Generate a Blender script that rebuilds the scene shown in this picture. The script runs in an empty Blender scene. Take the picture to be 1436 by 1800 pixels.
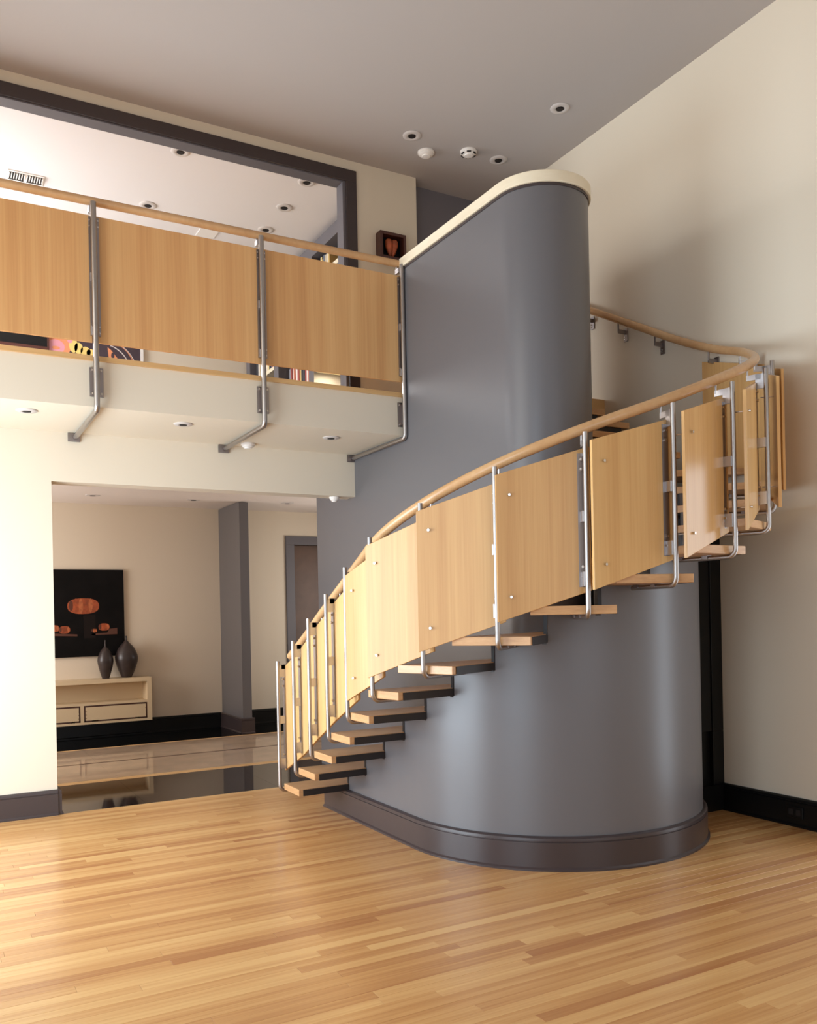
import bpy, math, random
from mathutils import Vector, Matrix
random.seed(7)
R = math.radians

# ------------------------------------------------------------------ camera
scene = bpy.context.scene
col = scene.collection
F_PX, CY_PX, YAW, ROLL, CAM_H = 1511.3, 1075.0, R(29.164), R(-1.1574), 1.6
cam_data = bpy.data.cameras.new('camera')
cam_data.sensor_fit = 'HORIZONTAL'
cam_data.sensor_width = 36.0
cam_data.lens = F_PX / 1436.0 * 36.0
cam_data.shift_y = (CY_PX - 900.0) / 1436.0
cam_data.clip_start = 0.05
cam = bpy.data.objects.new('camera', cam_data)
col.objects.link(cam)
fwd = Vector((math.sin(YAW), math.cos(YAW), 0)); rgt = Vector((math.cos(YAW), -math.sin(YAW), 0)); upv = Vector((0, 0, 1))
r3 = rgt * math.cos(ROLL) + upv * math.sin(ROLL)
u3 = upv * math.cos(ROLL) - rgt * math.sin(ROLL)
mw = Matrix((( r3.x, u3.x, -fwd.x, 0), (r3.y, u3.y, -fwd.y, 0), (r3.z, u3.z, -fwd.z, CAM_H), (0, 0, 0, 1)))
cam.matrix_world = mw
scene.camera = cam

# ------------------------------------------------------------------ world, lights, exposure
world = bpy.data.worlds.new('world'); scene.world = world; world.use_nodes = True
bg = world.node_tree.nodes['Background']
bg.inputs[0].default_value = (0.75, 0.85, 1.0, 1); bg.inputs[1].default_value = 0.3
vs = scene.view_settings
vs.view_transform = 'Standard'; vs.look = 'None'; vs.gamma = 1.0; vs.use_curve_mapping = False
vs.exposure = 0.0
scene.cycles.use_denoising = True
scene.cycles.max_bounces = 10
scene.cycles.diffuse_bounces = 6
scene.cycles.sample_clamp_indirect = 8.0
scene.cycles.caustics_reflective = False
scene.cycles.caustics_refractive = False

def area(name, loc, direction, sx, sy, watts, color):
    d = bpy.data.lights.new(name, 'AREA'); d.shape = 'RECTANGLE'; d.size = sx; d.size_y = sy
    d.energy = watts; d.color = color
    o = bpy.data.objects.new(name, d); col.objects.link(o)
    o.location = loc
    o.rotation_euler = Vector(direction).to_track_quat('-Z', 'Y').to_euler()
    return o
# daylight through the living room's tall side windows and the left windows of hall and upper room; high, rear and hall side lights are added
area('daylight_side_window', (-1.42, 5.7, 1.41), (1, 0, 0), 3.0, 2.62, 310, (0.75, 0.885, 1.0))
area('daylight_near_window', (-1.42, 1.2, 2.0), (1, 0, 0), 2.6, 3.8, 155, (0.70, 0.86, 1.0))
area('warm_fill_high', (-1.42, 5.0, 4.1), (1, 0, 0), 2.8, 1.8, 45, (1.0, 0.93, 0.80))  # added warm light for the upper walls, source unseen
area('daylight_sidelight', (5.436 + 0.22, 2.9, 1.39), (-1, 0, 0), 0.8, 2.66, 30, (0.84, 0.92, 1.0))
area('fill_rear', (2.6, -3.2, 2.3), (0, 1, 0), 3.4, 3.4, 70, (0.86, 0.93, 1.0))  # added fill from behind the viewer
area('daylight_upper_room', (-1.42, 9.6, 4.6), (1, 0, 0), 2.6, 1.8, 240, (0.93, 0.96, 1.0))
area('fill_hall_side', (6.2, 10.3, 1.7), (-1, 0, 0), 1.6, 1.6, 45, (1.0, 0.95, 0.90))  # added fill for the right part of the hall, source unseen
area('daylight_hall', (-1.42, 10.6, 1.7), (1, 0, 0), 1.8, 1.8, 125, (1.0, 0.95, 0.93))

# ------------------------------------------------------------------ materials
def new_mat(name):
    m = bpy.data.materials.new(name); m.use_nodes = True
    return m, m.node_tree, m.node_tree.nodes['Principled BSDF']

def plain(name, c, rough=0.5, metal=0.0, spec=0.5, vary=0.0, vscale=3.0, bump=0.0, bscale=200.0):
    m, nt, b = new_mat(name)
    b.inputs['Base Color'].default_value = (*c, 1); b.inputs['Roughness'].default_value = rough
    b.inputs['Metallic'].default_value = metal; b.inputs['Specular IOR Level'].default_value = spec
    tc = nt.nodes.new('ShaderNodeTexCoord')
    if vary:
        n = nt.nodes.new('ShaderNodeTexNoise'); n.inputs['Scale'].default_value = vscale; n.inputs['Detail'].default_value = 3
        nt.links.new(tc.outputs['Object'], n.inputs['Vector'])
        r = nt.nodes.new('ShaderNodeValToRGB')
        r.color_ramp.elements[0].position = 0.3; r.color_ramp.elements[1].position = 0.7
        r.color_ramp.elements[0].color = (*[max(0, x * (1 - vary)) for x in c], 1)
        r.color_ramp.elements[1].color = (*[min(1, x * (1 + vary)) for x in c], 1)
        nt.links.new(n.outputs['Fac'], r.inputs['Fac']); nt.links.new(r.outputs['Color'], b.inputs['Base Color'])
    if bump:
        n2 = nt.nodes.new('ShaderNodeTexNoise'); n2.inputs['Scale'].default_value = bscale; n2.inputs['Detail'].default_value = 2
        nt.links.new(tc.outputs['Object'], n2.inputs['Vector'])
        bp = nt.nodes.new('ShaderNodeBump'); bp.inputs['Strength'].default_value = bump; bp.inputs['Distance'].default_value = 0.002
        nt.links.new(n2.outputs['Fac'], bp.inputs['Height']); nt.links.new(bp.outputs['Normal'], b.inputs['Normal'])
    return m

def wood(name, dark, mid, light, scale, fine, rough=0.35, use_tone=False, objrand=0.0, spec=0.5):
    """grain = two stretched noises; scale/fine are the mapping scales of the broad bands and of the fine grain"""
    m, nt, b = new_mat(name); L = nt.links
    tc = nt.nodes.new('ShaderNodeTexCoord'); oi = nt.nodes.new('ShaderNodeObjectInfo')
    off = nt.nodes.new('ShaderNodeVectorMath'); off.operation = 'SCALE'; off.inputs[0].default_value = (13.0, 7.0, 5.0)
    src = oi.outputs['Random']
    if use_tone:
        at = nt.nodes.new('ShaderNodeAttribute'); at.attribute_name = 'tone'; src = at.outputs['Fac']
    L.new(src, off.inputs['Scale'])
    add = nt.nodes.new('ShaderNodeVectorMath'); L.new(tc.outputs['Object'], add.inputs[0]); L.new(off.outputs[0], add.inputs[1])
    outs = []
    for sc, det in ((scale, 3.0), (fine, 4.0)):
        mp = nt.nodes.new('ShaderNodeMapping'); mp.inputs['Scale'].default_value = sc; L.new(add.outputs[0], mp.inputs['Vector'])
        n = nt.nodes.new('ShaderNodeTexNoise'); n.inputs['Scale'].default_value = 1.0; n.inputs['Detail'].default_value = det
        n.inputs['Roughness'].default_value = 0.6
        L.new(mp.outputs[0], n.inputs['Vector']); outs.append(n.outputs['Fac'])
    mix = nt.nodes.new('ShaderNodeMath'); mix.operation = 'MULTIPLY_ADD'; mix.inputs[1].default_value = 0.35
    L.new(outs[1], mix.inputs[0])
    sc2 = nt.nodes.new('ShaderNodeMath'); sc2.operation = 'MULTIPLY'; sc2.inputs[1].default_value = 0.65; L.new(outs[0], sc2.inputs[0])
    L.new(sc2.outputs[0], mix.inputs[2])
    fac = mix.outputs[0]
    if use_tone or objrand:
        t = nt.nodes.new('ShaderNodeMath'); t.operation = 'MULTIPLY_ADD'
        t.inputs[1].default_value = 0.44 if use_tone else objrand
        t.inputs[2].default_value = -0.22 if use_tone else -objrand / 2
        L.new(src, t.inputs[0])
        a2 = nt.nodes.new('ShaderNodeMath'); a2.operation = 'ADD'; L.new(fac, a2.inputs[0]); L.new(t.outputs[0], a2.inputs[1]); fac = a2.outputs[0]
    r = nt.nodes.new('ShaderNodeValToRGB'); e = r.color_ramp.elements
    e[0].position = 0.26; e[0].color = (*dark, 1); e[1].position = 0.74; e[1].color = (*light, 1)
    e2 = r.color_ramp.elements.new(0.5); e2.color = (*mid, 1)
    L.new(fac, r.inputs['Fac']); L.new(r.outputs['Color'], b.inputs['Base Color'])
    b.inputs['Roughness'].default_value = rough; b.inputs['Specular IOR Level'].default_value = spec
    return m

M = {}
M['cream'] = plain('cream_wall_paint', (0.735, 0.645, 0.515), 0.6, spec=0.25, bump=0.05)
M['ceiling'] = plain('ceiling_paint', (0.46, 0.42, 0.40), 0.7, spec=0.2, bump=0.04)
M['soffit'] = plain('white_ceiling_paint', (0.78, 0.70, 0.64), 0.7, spec=0.2)
M['upperwhite'] = plain('cool_white_ceiling_paint', (0.76, 0.715, 0.70), 0.7, spec=0.2)
M['carpet'] = plain('added_grey_carpet', (0.42, 0.40, 0.38), 0.9, spec=0.1, bump=0.3)  # pale grey chosen to cut orange bounce in the upper room
M['grey'] = plain('slate_grey_satin_paint', (0.130, 0.123, 0.128), 0.34, spec=0.5)
M['trim'] = plain('dark_aubergine_trim_paint', (0.050, 0.036, 0.036), 0.3, spec=0.5)
M['greytrim'] = plain('grey_trim_paint', (0.12, 0.112, 0.125), 0.4)
M['black'] = plain('black_paint_and_shade', (0.006, 0.006, 0.006), 0.35, spec=0.3)  # real black parts, and baseboards darkened for their shade
M['panel'] = wood('maple_veneer_vertical', (0.54, 0.285, 0.105), (0.66, 0.385, 0.155), (0.76, 0.49, 0.215), (5.0, 5.0, 0.22), (70, 70, 1.2), 0.2, objrand=0.16, spec=0.25)
M['panelbal'] = wood('cherry_maple_veneer_vertical', (0.50, 0.235, 0.092), (0.65, 0.345, 0.14), (0.76, 0.455, 0.20), (7.0, 7.0, 0.10), (70, 70, 1.0), 0.30, objrand=0.1, spec=0.35)
M['tread'] = wood('maple_tread', (0.44, 0.23, 0.10), (0.56, 0.31, 0.14), (0.66, 0.40, 0.20), (3.0, 3.0, 30.0), (25, 25, 120.0), 0.36, objrand=0.15)
M['rail'] = wood('maple_rail', (0.50, 0.27, 0.12), (0.60, 0.35, 0.165), (0.68, 0.43, 0.22), (3.0, 3.0, 3.0), (30, 30, 30), 0.25)
M['cap'] = wood('pale_maple_cap', (0.74, 0.63, 0.45), (0.80, 0.70, 0.52), (0.83, 0.74, 0.57), (2, 2, 8), (20, 20, 60), 0.4)
M['edge'] = wood('maple_floor_edge', (0.58, 0.33, 0.13), (0.66, 0.40, 0.17), (0.72, 0.47, 0.22), (0.6, 6, 12), (4, 50, 60), 0.35)
M['plank'] = wood('oak_strip_floor', (0.42, 0.18, 0.065), (0.575, 0.295, 0.108), (0.70, 0.41, 0.165), (0.5, 16.0, 3.0), (1.5, 70.0, 5.0), 0.24, use_tone=True)
M['subfloor'] = plain('dark_subfloor', (0.16, 0.08, 0.035), 0.8)
M['console'] = plain('cream_lacquer', (0.66, 0.52, 0.33), 0.4)
M['inlay'] = plain('dark_walnut_inlay', (0.06, 0.02, 0.012), 0.4)
M['steel'] = plain('brushed_steel', (0.43, 0.395, 0.375), 0.36, metal=1.0)
M['alu'] = plain('satin_aluminium', (0.62, 0.60, 0.61), 0.4, metal=1.0)
M['plate'] = plain('dull_steel_plate', (0.34, 0.30, 0.29), 0.38, metal=1.0)
M['blacksteel'] = plain('black_steel', (0.022, 0.017, 0.016), 0.4, spec=0.4)
M['bolt'] = plain('polished_bolt', (0.7, 0.66, 0.62), 0.2, metal=1.0)
M['whiteplastic'] = plain('white_plastic', (0.82, 0.77, 0.72), 0.4)
M['ring'] = plain('ceiling_white_metal', (0.60, 0.55, 0.52), 0.5)
M['hole'] = plain('lamp_opening', (0.012, 0.008, 0.007), 0.6)
M['darkstone'] = plain('polished_dark_stone', (0.018, 0.011, 0.010), 0.045, spec=0.6, vary=0.25, vscale=6)
M['beigestone'] = plain('polished_beige_stone', (0.44, 0.325, 0.23), 0.06, spec=0.7, vary=0.12, vscale=4)
M['blackstone'] = plain('polished_black_stone', (0.004, 0.004, 0.004), 0.05, spec=0.25)
M['vase'] = plain('dark_ceramic', (0.035, 0.024, 0.022), 0.38, vary=0.3, vscale=12)
M['canvas'] = plain('near_black_canvas', (0.0035, 0.0028, 0.0028), 0.55, spec=0.15, vary=0.5, vscale=5)
M['canvas2'] = plain('very_dark_brown_paint', (0.012, 0.008, 0.007), 0.55, spec=0.15)
M['pumpkin'] = plain('painted_pumpkin_orange', (0.36, 0.075, 0.022), 0.5, vary=0.45, vscale=14)
M['pumpkinlight'] = plain('painted_pumpkin_highlight', (0.46, 0.13, 0.045), 0.5, vary=0.3, vscale=20)
M['pumpkindark'] = plain('painted_pumpkin_shade', (0.10, 0.028, 0.014), 0.5)
M['board'] = plain('painted_brown_board', (0.10, 0.035, 0.02), 0.5)
M['redwood'] = plain('dark_red_wood', (0.075, 0.022, 0.015), 0.4)
M['pink'] = plain('painted_pink', (0.70, 0.30, 0.36), 0.5)
M['salmon'] = plain('painted_salmon', (0.75, 0.28, 0.13), 0.5)
M['yellow'] = plain('painted_yellow', (0.80, 0.58, 0.18), 0.5)
M['plum'] = plain('painted_plum', (0.055, 0.035, 0.045), 0.5)
M['paleline'] = plain('painted_pale_line', (0.62, 0.55, 0.52), 0.5)
M['browndoor'] = plain('brown_door_veneer', (0.11, 0.055, 0.032), 0.4, vary=0.2, vscale=4)
M['recesswall'] = plain('mauve_grey_wall_paint', (0.16, 0.145, 0.16), 0.55)  # own mauve grey paint of the recess wall

# ------------------------------------------------------------------ mesh helpers
class MB:
    def __init__(s): s.v = []; s.f = []
    def add(s, vs_, fs):
        o = len(s.v); s.v += [tuple(p) for p in vs_]; s.f += [tuple(i + o for i in f) for f in fs]; return s
    def hexa(s, a, b):
        """a: 4 bottom points, b: 4 top points (counter-clockwise seen from above)"""
        return s.add(list(a) + list(b), [(3, 2, 1, 0), (4, 5, 6, 7), (0, 1, 5, 4), (1, 2, 6, 5), (2, 3, 7, 6), (3, 0, 4, 7)])
    def box(s, x0, x1, y0, y1, z0, z1):
        return s.hexa([(x0, y0, z0), (x1, y0, z0), (x1, y1, z0), (x0, y1, z0)], [(x0, y0, z1), (x1, y0, z1), (x1, y1, z1), (x0, y1, z1)])
    def obox(s, c, ax, ay, hx, hy, z0, z1):
        """box with plan axes ax, ay (2D unit vectors) about plan centre c"""
        P = [(c[0] + ax[0] * i * hx + ay[0] * j * hy, c[1] + ax[1] * i * hx + ay[1] * j * hy) for i, j in ((-1, -1), (1, -1), (1, 1), (-1, 1))]
        if ax[0] * ay[1] - ax[1] * ay[0] < 0: P.reverse()
        return s.hexa([(x, y, z0) for x, y in P], [(x, y, z1) for x, y in P])
    def prism(s, poly, z0, z1):
        A = sum(poly[i][0] * poly[(i + 1) % len(poly)][1] - poly[(i + 1) % len(poly)][0] * poly[i][1] for i in range(len(poly)))
        if A < 0: poly = poly[::-1]
        n = len(poly)
        vs_ = [(x, y, z0) for x, y in poly] + [(x, y, z1) for x, y in poly]
        return s.add(vs_, [tuple(range(n - 1, -1, -1)), tuple(range(n, 2 * n))] + [(i, (i + 1) % n, n + (i + 1) % n, n + i) for i in range(n)])
    def tube(s, path, r, n=12):
        P = [Vector(p) for p in path]; rings = []
        t0 = (P[1] - P[0]).normalized(); ref = Vector((0, 0, 1)) if abs(t0.z) < 0.9 else Vector((1, 0, 0))
        u = t0.cross(ref).normalized()
        for i, p in enumerate(P):
            if i == 0: t = t0
            elif i == len(P) - 1: t = (P[i] - P[i - 1]).normalized()
            else: t = ((P[i + 1] - P[i]).normalized() + (P[i] - P[i - 1]).normalized()).normalized()
            u = (u - t * u.dot(t)).normalized(); w = t.cross(u)
            rr = r[i] if isinstance(r, (list, tuple)) else r
            rings.append([p + (u * math.cos(2 * math.pi * k / n) + w * math.sin(2 * math.pi * k / n)) * rr for k in range(n)])
        vs_ = [q for ring in rings for q in ring]; fs = []
        for i in range(len(P) - 1):
            for k in range(n):
                a = i * n + k; b = i * n + (k + 1) % n
                fs.append((a, b, b + n, a + n))
        fs.append(tuple(range(n - 1, -1, -1))); fs.append(tuple(range((len(P) - 1) * n, len(P) * n)))
        return s.add(vs_, fs)
    def lathe(s, prof, c, n=28):
        vs_ = []; fs = []
        for r, z in prof:
            vs_ += [(c[0] + r * math.cos(2 * math.pi * k / n), c[1] + r * math.sin(2 * math.pi * k / n), c[2] + z) for k in range(n)]
        for i in range(len(prof) - 1):
            for k in range(n):
                a = i * n + k; b = i * n + (k + 1) % n; fs.append((a, b, b + n, a + n))
        fs.append(tuple(range(n - 1, -1, -1))); fs.append(tuple(range((len(prof) - 1) * n, len(prof) * n)))
        return s.add(vs_, fs)
    def sweep(s, path, prof, closed=False):
        """profile (offset outward to the right of travel, z) swept along a plan polyline; path = [(x,y,nx,ny)]"""
        n = len(prof); vs_ = []; fs = []
        for x, y, nx, ny in path: vs_ += [(x + nx * o, y + ny * o, z) for o, z in prof]
        for i in range(len(path) - 1):
            for k in range(n):
                a = i * n + k; b = i * n + (k + 1) % n; fs.append((a, a + n, b + n, b))
        fs.append(tuple(range(n))); fs.append(tuple(range(len(path) * n - 1, (len(path) - 1) * n - 1, -1)))
        return s.add(vs_, fs)

OFF = {}
def tag(o, label, cat, group=None, kind=None):
    o['label'] = label; o['category'] = cat
    if group: o['group'] = group
    if kind: o['kind'] = kind
    return o
def thing(name, label, cat, loc=(0, 0, 0), group=None, kind=None):
    o = bpy.data.objects.new(name, None); col.objects.link(o); o.location = loc; o.empty_display_size = 0.1
    OFF[o.name] = Vector(loc)
    return tag(o, label, cat, group, kind)
def obj(name, mb, mat, parent=None, smooth=False, bevel=0.0, origin=None):
    off = OFF[parent.name] if parent is not None else Vector(origin if origin else (0, 0, 0))
    me = bpy.data.meshes.new(name)
    me.from_pydata([(v[0] - off.x, v[1] - off.y, v[2] - off.z) for v in mb.v], [], mb.f); me.validate()
    me.materials.append(M[mat] if isinstance(mat, str) else mat)
    if smooth:
        me.polygons.foreach_set('use_smooth', [True] * len(me.polygons)); me.set_sharp_from_angle(angle=R(40))
    o = bpy.data.objects.new(name, me); col.objects.link(o)
    if parent is not None: o.parent = parent
    else: o.location = off
    OFF[o.name] = off
    if bevel:
        b = o.modifiers.new('bevel', 'BEVEL'); b.width = bevel; b.segments = 2; b.limit_method = 'ANGLE'
    return o
def many(name, mbs, mat, parent, **k):
    for m_ in mbs: obj(name, m_, mat, parent, **k)
def struct(name, mb, mat, label, cat, **k):
    return tag(obj(name, mb, mat, **k), label, cat, kind='structure')

# ------------------------------------------------------------------ key dimensions (metres)
YW = 7.55            # wall with the hall opening
YU = 7.50            # face of the upper wall
YB = 6.55            # balcony fascia
XR = 5.436           # right wall
ZC = 5.974           # ceiling
ZS = 3.133           # balcony soffit and hall ceiling
ZF = 3.50            # upper floor
XS = 3.645           # spine wall face
C0 = (4.0, 5.06)     # centre of the stair
XL, YN = -1.2, -3.0  # unseen left and rear walls
YH = 12.15           # far wall of the hall
YUB = 11.15          # far wall of the upper room

# ------------------------------------------------------------------ floor of the living room: oak strips
sub = MB().box(XL, XR, YN, YW - 0.001, -0.06, -0.021)
floor = struct('floor', sub, 'subfloor', 'honey coloured oak strip floor of the living room', 'floor')
PW = 0.066
planks = []
rows = int((YW - 0.0 - YN) / PW) + 1
def plank_visible_size(x0, x1, y0):
    c = Vector(((x0 + x1) / 2, y0 + PW / 2, 0)) - Vector((0, 0, CAM_H))
    d = c.dot(fwd)
    if d < 0.5: return 0
    px = 718 + F_PX * c.dot(r3) / d; py = CY_PX - F_PX * c.dot(u3) / d
    hw = (x1 - x0) / 2 * F_PX / d
    if px + hw < -20 or px - hw > 1460 or py > 1830: return 0
    return (x1 - x0) / d ** 2
for j in range(rows):
    y0 = YW - 0.001 - (j + 1) * PW
    if y0 < YN: break
    x = XL - random.uniform(0, 2.0)
    while x < XR:
        ln = random.choice((0.7, 1.0, 1.3, 1.6, 1.9, 2.3)) * random.uniform(0.85, 1.15)
        x0, x1 = max(x, XL), min(x + ln, XR); x += ln
        if x1 - x0 > 0.02: planks.append((plank_visible_size(x0, x1, y0), x0, x1, y0))
planks.sort(key=lambda p: -p[0])
def tone():
    return min(1, max(0, random.gauss(0.52, 0.24)))
def set_tone(me, vals):
    a = me.attributes.new('tone', 'FLOAT', 'FACE'); a.data.foreach_set('value', vals)
def plank_mesh(mb, x0, x1, y0):
    g = 0.0003; b = 0.0007; z = random.uniform(-0.0003, 0.0003)
    X0, X1, Y0, Y1 = x0 + g, x1 - g, y0 + g, y0 + PW - g
    lo = [(X0, Y0), (X1, Y0), (X1, Y1), (X0, Y1)]; hi = [(X0 + b, Y0 + b), (X1 - b, Y0 + b), (X1 - b, Y1 - b), (X0 + b, Y1 - b)]
    mb.add([(*p, -0.02) for p in lo] + [(*p, z - b) for p in lo] + [(*p, z) for p in hi],
           [(0, 1, 5, 4), (1, 2, 6, 5), (2, 3, 7, 6), (3, 0, 4, 7), (4, 5, 9, 8), (5, 6, 10, 9), (6, 7, 11, 10), (7, 4, 8, 11), (8, 9, 10, 11)])
for s_, x0, x1, y0 in planks[:300]:
    mb = MB(); plank_mesh(mb, x0, x1, y0)
    o = obj('plank', mb, 'plank', floor); set_tone(o.data, [tone()] * 9)
mb = MB(); tv = []
for s_, x0, x1, y0 in planks[300:]:
    plank_mesh(mb, x0, x1, y0); tv += [tone()] * 9
o = obj('planks', mb, 'plank', floor); o['kind'] = 'stuff'; set_tone(o.data, tv)

# ------------------------------------------------------------------ shell of the living room
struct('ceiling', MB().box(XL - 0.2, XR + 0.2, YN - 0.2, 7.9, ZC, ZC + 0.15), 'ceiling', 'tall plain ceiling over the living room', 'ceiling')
struct('wall_right', MB().box(XR, XR + 0.15, 3.3, 7.9, -0.06, ZC).box(XR, XR + 0.15, YN, 2.5, -0.06, ZC).box(XR, XR + 0.15, 2.5, 3.3, 2.72, ZC), 'cream', 'tall cream wall on the right behind the stair', 'wall')
wd = struct('window_3', MB().box(XR + 0.05, XR + 0.12, 2.5, 3.3, 2.66, 2.72), 'trim', 'narrow dark framed window in the right wall, just out of view', 'window')
for y in (2.5, 3.24): obj('stile', MB().box(XR + 0.05, XR + 0.12, y, y + 0.06, 0.0, 2.66), 'trim', wd)
# left wall with tall windows (outside the frame)
mb = MB().box(XL - 0.15, XL, YN, -0.1, -0.06, ZC).box(XL - 0.15, XL, -0.1, 2.5, -0.06, 0.1).box(XL - 0.15, XL, -0.1, 2.5, 3.9, ZC).box(XL - 0.15, XL, 2.5, 3.6, -0.06, ZC).box(XL - 0.15, XL, 7.2, 8.3, -0.06, ZC)
mb.box(XL - 0.15, XL, 3.6, 7.2, -0.06, 0.1).box(XL - 0.15, XL, 3.6, 7.2, 2.72, 3.2).box(XL - 0.15, XL, 3.6, 4.2, 0.1, 2.72)
mb.box(XL - 0.15, XL, 6.4, 7.2, 3.2, ZC).box(XL - 0.15, XL, 3.6, 6.4, 5.0, ZC)
mb.box(XL - 0.15, XL, 8.3, 9.7, -0.06, ZF).box(XL - 0.15, XL, 11.5, 13.0, -0.06, ZC).box(XL - 0.15, XL, 9.7, 11.5, 2.6, ZF).box(XL - 0.15, XL, 9.7, 11.5, -0.06, 0.8)
mb.box(XL - 0.15, XL, 8.3, 10.9, 5.5, ZC).box(XL - 0.15, XL, 8.3, 10.9, ZF, 3.7).box(XL - 0.15, XL, 10.9, 11.5, ZF, ZC)
wl = struct('wall_left', mb, 'cream', 'cream wall with tall windows on the left, beyond the frame', 'wall')
wn = struct('window_1', MB().box(XL - 0.12, XL - 0.05, 4.2, 7.2, 2.66, 2.72), 'trim', 'wide dark framed window lighting the stair from the left', 'window')
for y in (4.2, 5.67, 7.14): obj('mullion', MB().box(XL - 0.12, XL - 0.05, y, y + 0.06, 0.1, 2.66), 'trim', wn)
wn = struct('window_5', MB().box(XL - 0.12, XL - 0.05, -0.1, 2.5, 3.84, 3.9), 'trim', 'tall dark framed window left of the viewer', 'window')
for y in (-0.1, 1.17, 2.44): obj('mullion', MB().box(XL - 0.12, XL - 0.05, y, y + 0.06, 0.1, 3.84), 'trim', wn)
wn = struct('window_fill_high', MB().box(XL - 0.12, XL - 0.05, 3.6, 6.4, 4.94, 5.0), 'trim', 'unseen high window added for warm light above the wide left window', 'window')  # frame of the opening added to warm the upper walls
for y in (3.6, 4.97, 6.34): obj('mullion', MB().box(XL - 0.12, XL - 0.05, y, y + 0.06, 3.2, 4.94), 'trim', wn)
mb = MB()
mb.box(XL, 0.8, YN - 0.15, YN, -0.06, ZC).box(4.4, XR, YN - 0.15, YN, -0.06, ZC).box(0.8, 4.4, YN - 0.15, YN, -0.06, 0.5).box(0.8, 4.4, YN - 0.15, YN, 4.1, ZC)
struct('wall_back', mb, 'cream', 'cream wall behind the viewer with an opening for the added fill window', 'wall')
wn = struct('window_fill_rear', MB().box(0.8, 4.4, YN - 0.12, YN - 0.05, 4.04, 4.1), 'trim', 'wide unseen window added behind the viewer for fill light', 'window')  # frame of the opening added to admit the rear fill
for x in (0.8, 1.97, 3.15, 4.34): obj('mullion', MB().box(x, x + 0.06, YN - 0.12, YN - 0.05, 0.5, 4.04), 'trim', wn)

# wall with the hall opening: pier and header
mb = MB().box(XL, 0.895, YW, YW + 0.2, -0.06, ZS).box(0.895, XS + 0.03, YW, YW + 0.2, 2.726, ZS)
struct('wall_front', mb, 'cream', 'cream wall with the wide opening to the hall under the balcony', 'wall')
# upper wall with the big framed opening
OX0, OX1, OZ = -0.8, 3.575, 5.755
mb = MB().box(XL, OX0, YU, YU + 0.12, ZF, ZC).box(OX0, OX1, YU, YU + 0.12, OZ, ZC).box(OX1, 4.37, YU, YU + 0.12, ZF, ZC)
struct('wall_upper', mb, 'cream', 'cream upper wall behind the balcony around the dark framed opening', 'wall')
t = 0.115
mb = MB().box(OX0 - t, OX1 + t, YU - 0.03, YU, OZ, OZ + t)
mb.box(OX1, OX1 + t, YU - 0.03, YU, ZF, OZ)
mb.box(OX0 - t, OX0, YU - 0.03, YU, ZF, OZ)
tr = struct('trim_1', mb, 'trim', 'dark casing around the upper opening above the balcony', 'trim', bevel=0.004)
mb = MB().box(OX0, OX1, YU - 0.015, YU + 0.12, OZ - 0.012, OZ).box(OX1 - 0.03, OX1, YU - 0.015, YU + 0.12, ZF, OZ - 0.012)
obj('jamb', mb, 'greytrim', tr)
# recess right of the upper wall
struct('wall_recess', MB().box(4.3, XR, 7.65, 7.8, 3.3, ZC), 'recesswall', 'mauve grey wall at the head of the stair', 'wall')

# balcony slab with wood edge, upper floor and landing
struct('floor_balcony', MB().box(XL, XS + 0.03, YB, YUB, ZS, ZF - 0.036), 'cream', 'cream fascia and soffit of the balcony', 'balcony')
ed = MB().box(XL, XS + 0.0, YB - 0.02, YU, ZF - 0.036, ZF)
struct('floor_upper_room', MB().box(XL, 4.3, YU, YUB, ZF - 0.036, ZF), 'carpet', 'unseen pale carpet added to cut orange bounce in the room behind the balcony', 'floor')  # unseen floor finish, put in to keep bounce light less orange
struct('floor_upper', ed, 'edge', 'maple floor edge along the balcony', 'floor')
struct('floor_landing', MB().box(XS + 0.72, XR, 5.98, 7.65, 3.2, ZF).box(XS, XS + 0.72, 6.54, 7.65, 3.2, ZF), 'edge', 'maple stair landing behind the grey wall', 'floor')

# ------------------------------------------------------------------ grey spine wall: flat faces with a rounded end
def spine_outline(r, y_end, n=24, cx=4.0, cy=5.06):
    P = [(cx - r, y_end)]
    for i in range(n + 1):
        a = math.pi * i / n
        P.append((cx - r * math.cos(a), cy - r * math.sin(a)))
    P.append((cx + r, y_end)); return P
RS = 4.0 - XS
struct('wall_spine', MB().prism(spine_outline(RS, 8.5), -0.06, ZS).prism(spine_outline(RS - 0.0, 6.53), ZS, 4.575), 'grey',
       'tall slate grey wall with a rounded end rising inside the stair', 'wall', smooth=True)
cp = MB().prism(spine_outline(RS + 0.022, 6.535), 4.585, 4.665)
struct('trim_2', cp, 'cap', 'pale maple cap along the top of the grey rounded wall', 'trim', smooth=True, bevel=0.004)
struct('cap_shadow_strip', MB().prism(spine_outline(RS + 0.006, 6.532), 4.565, 4.587), 'trim', 'dark strip painted as the shadow line under the pale maple cap', 'trim', smooth=True)  # dark strip stands in for the shadow below the cap overhang

# ------------------------------------------------------------------ stair geometry
RISE = 0.17; TH = 0.05
ttop = lambda k: 0.255 + RISE * (k - 1)
tbot = lambda k: ttop(k) - TH
ptop = lambda k: 1.223 + RISE * (k - 1)
pol = lambda r, a: (C0[0] - r * math.cos(R(a)), C0[1] - r * math.sin(R(a)))
CW = (3.96, 5.055); RW = 1.09
polw = lambda r, a: (CW[0] - r * math.cos(R(a)), CW[1] - r * math.sin(R(a)))
XW = CW[0] - RW
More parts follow.
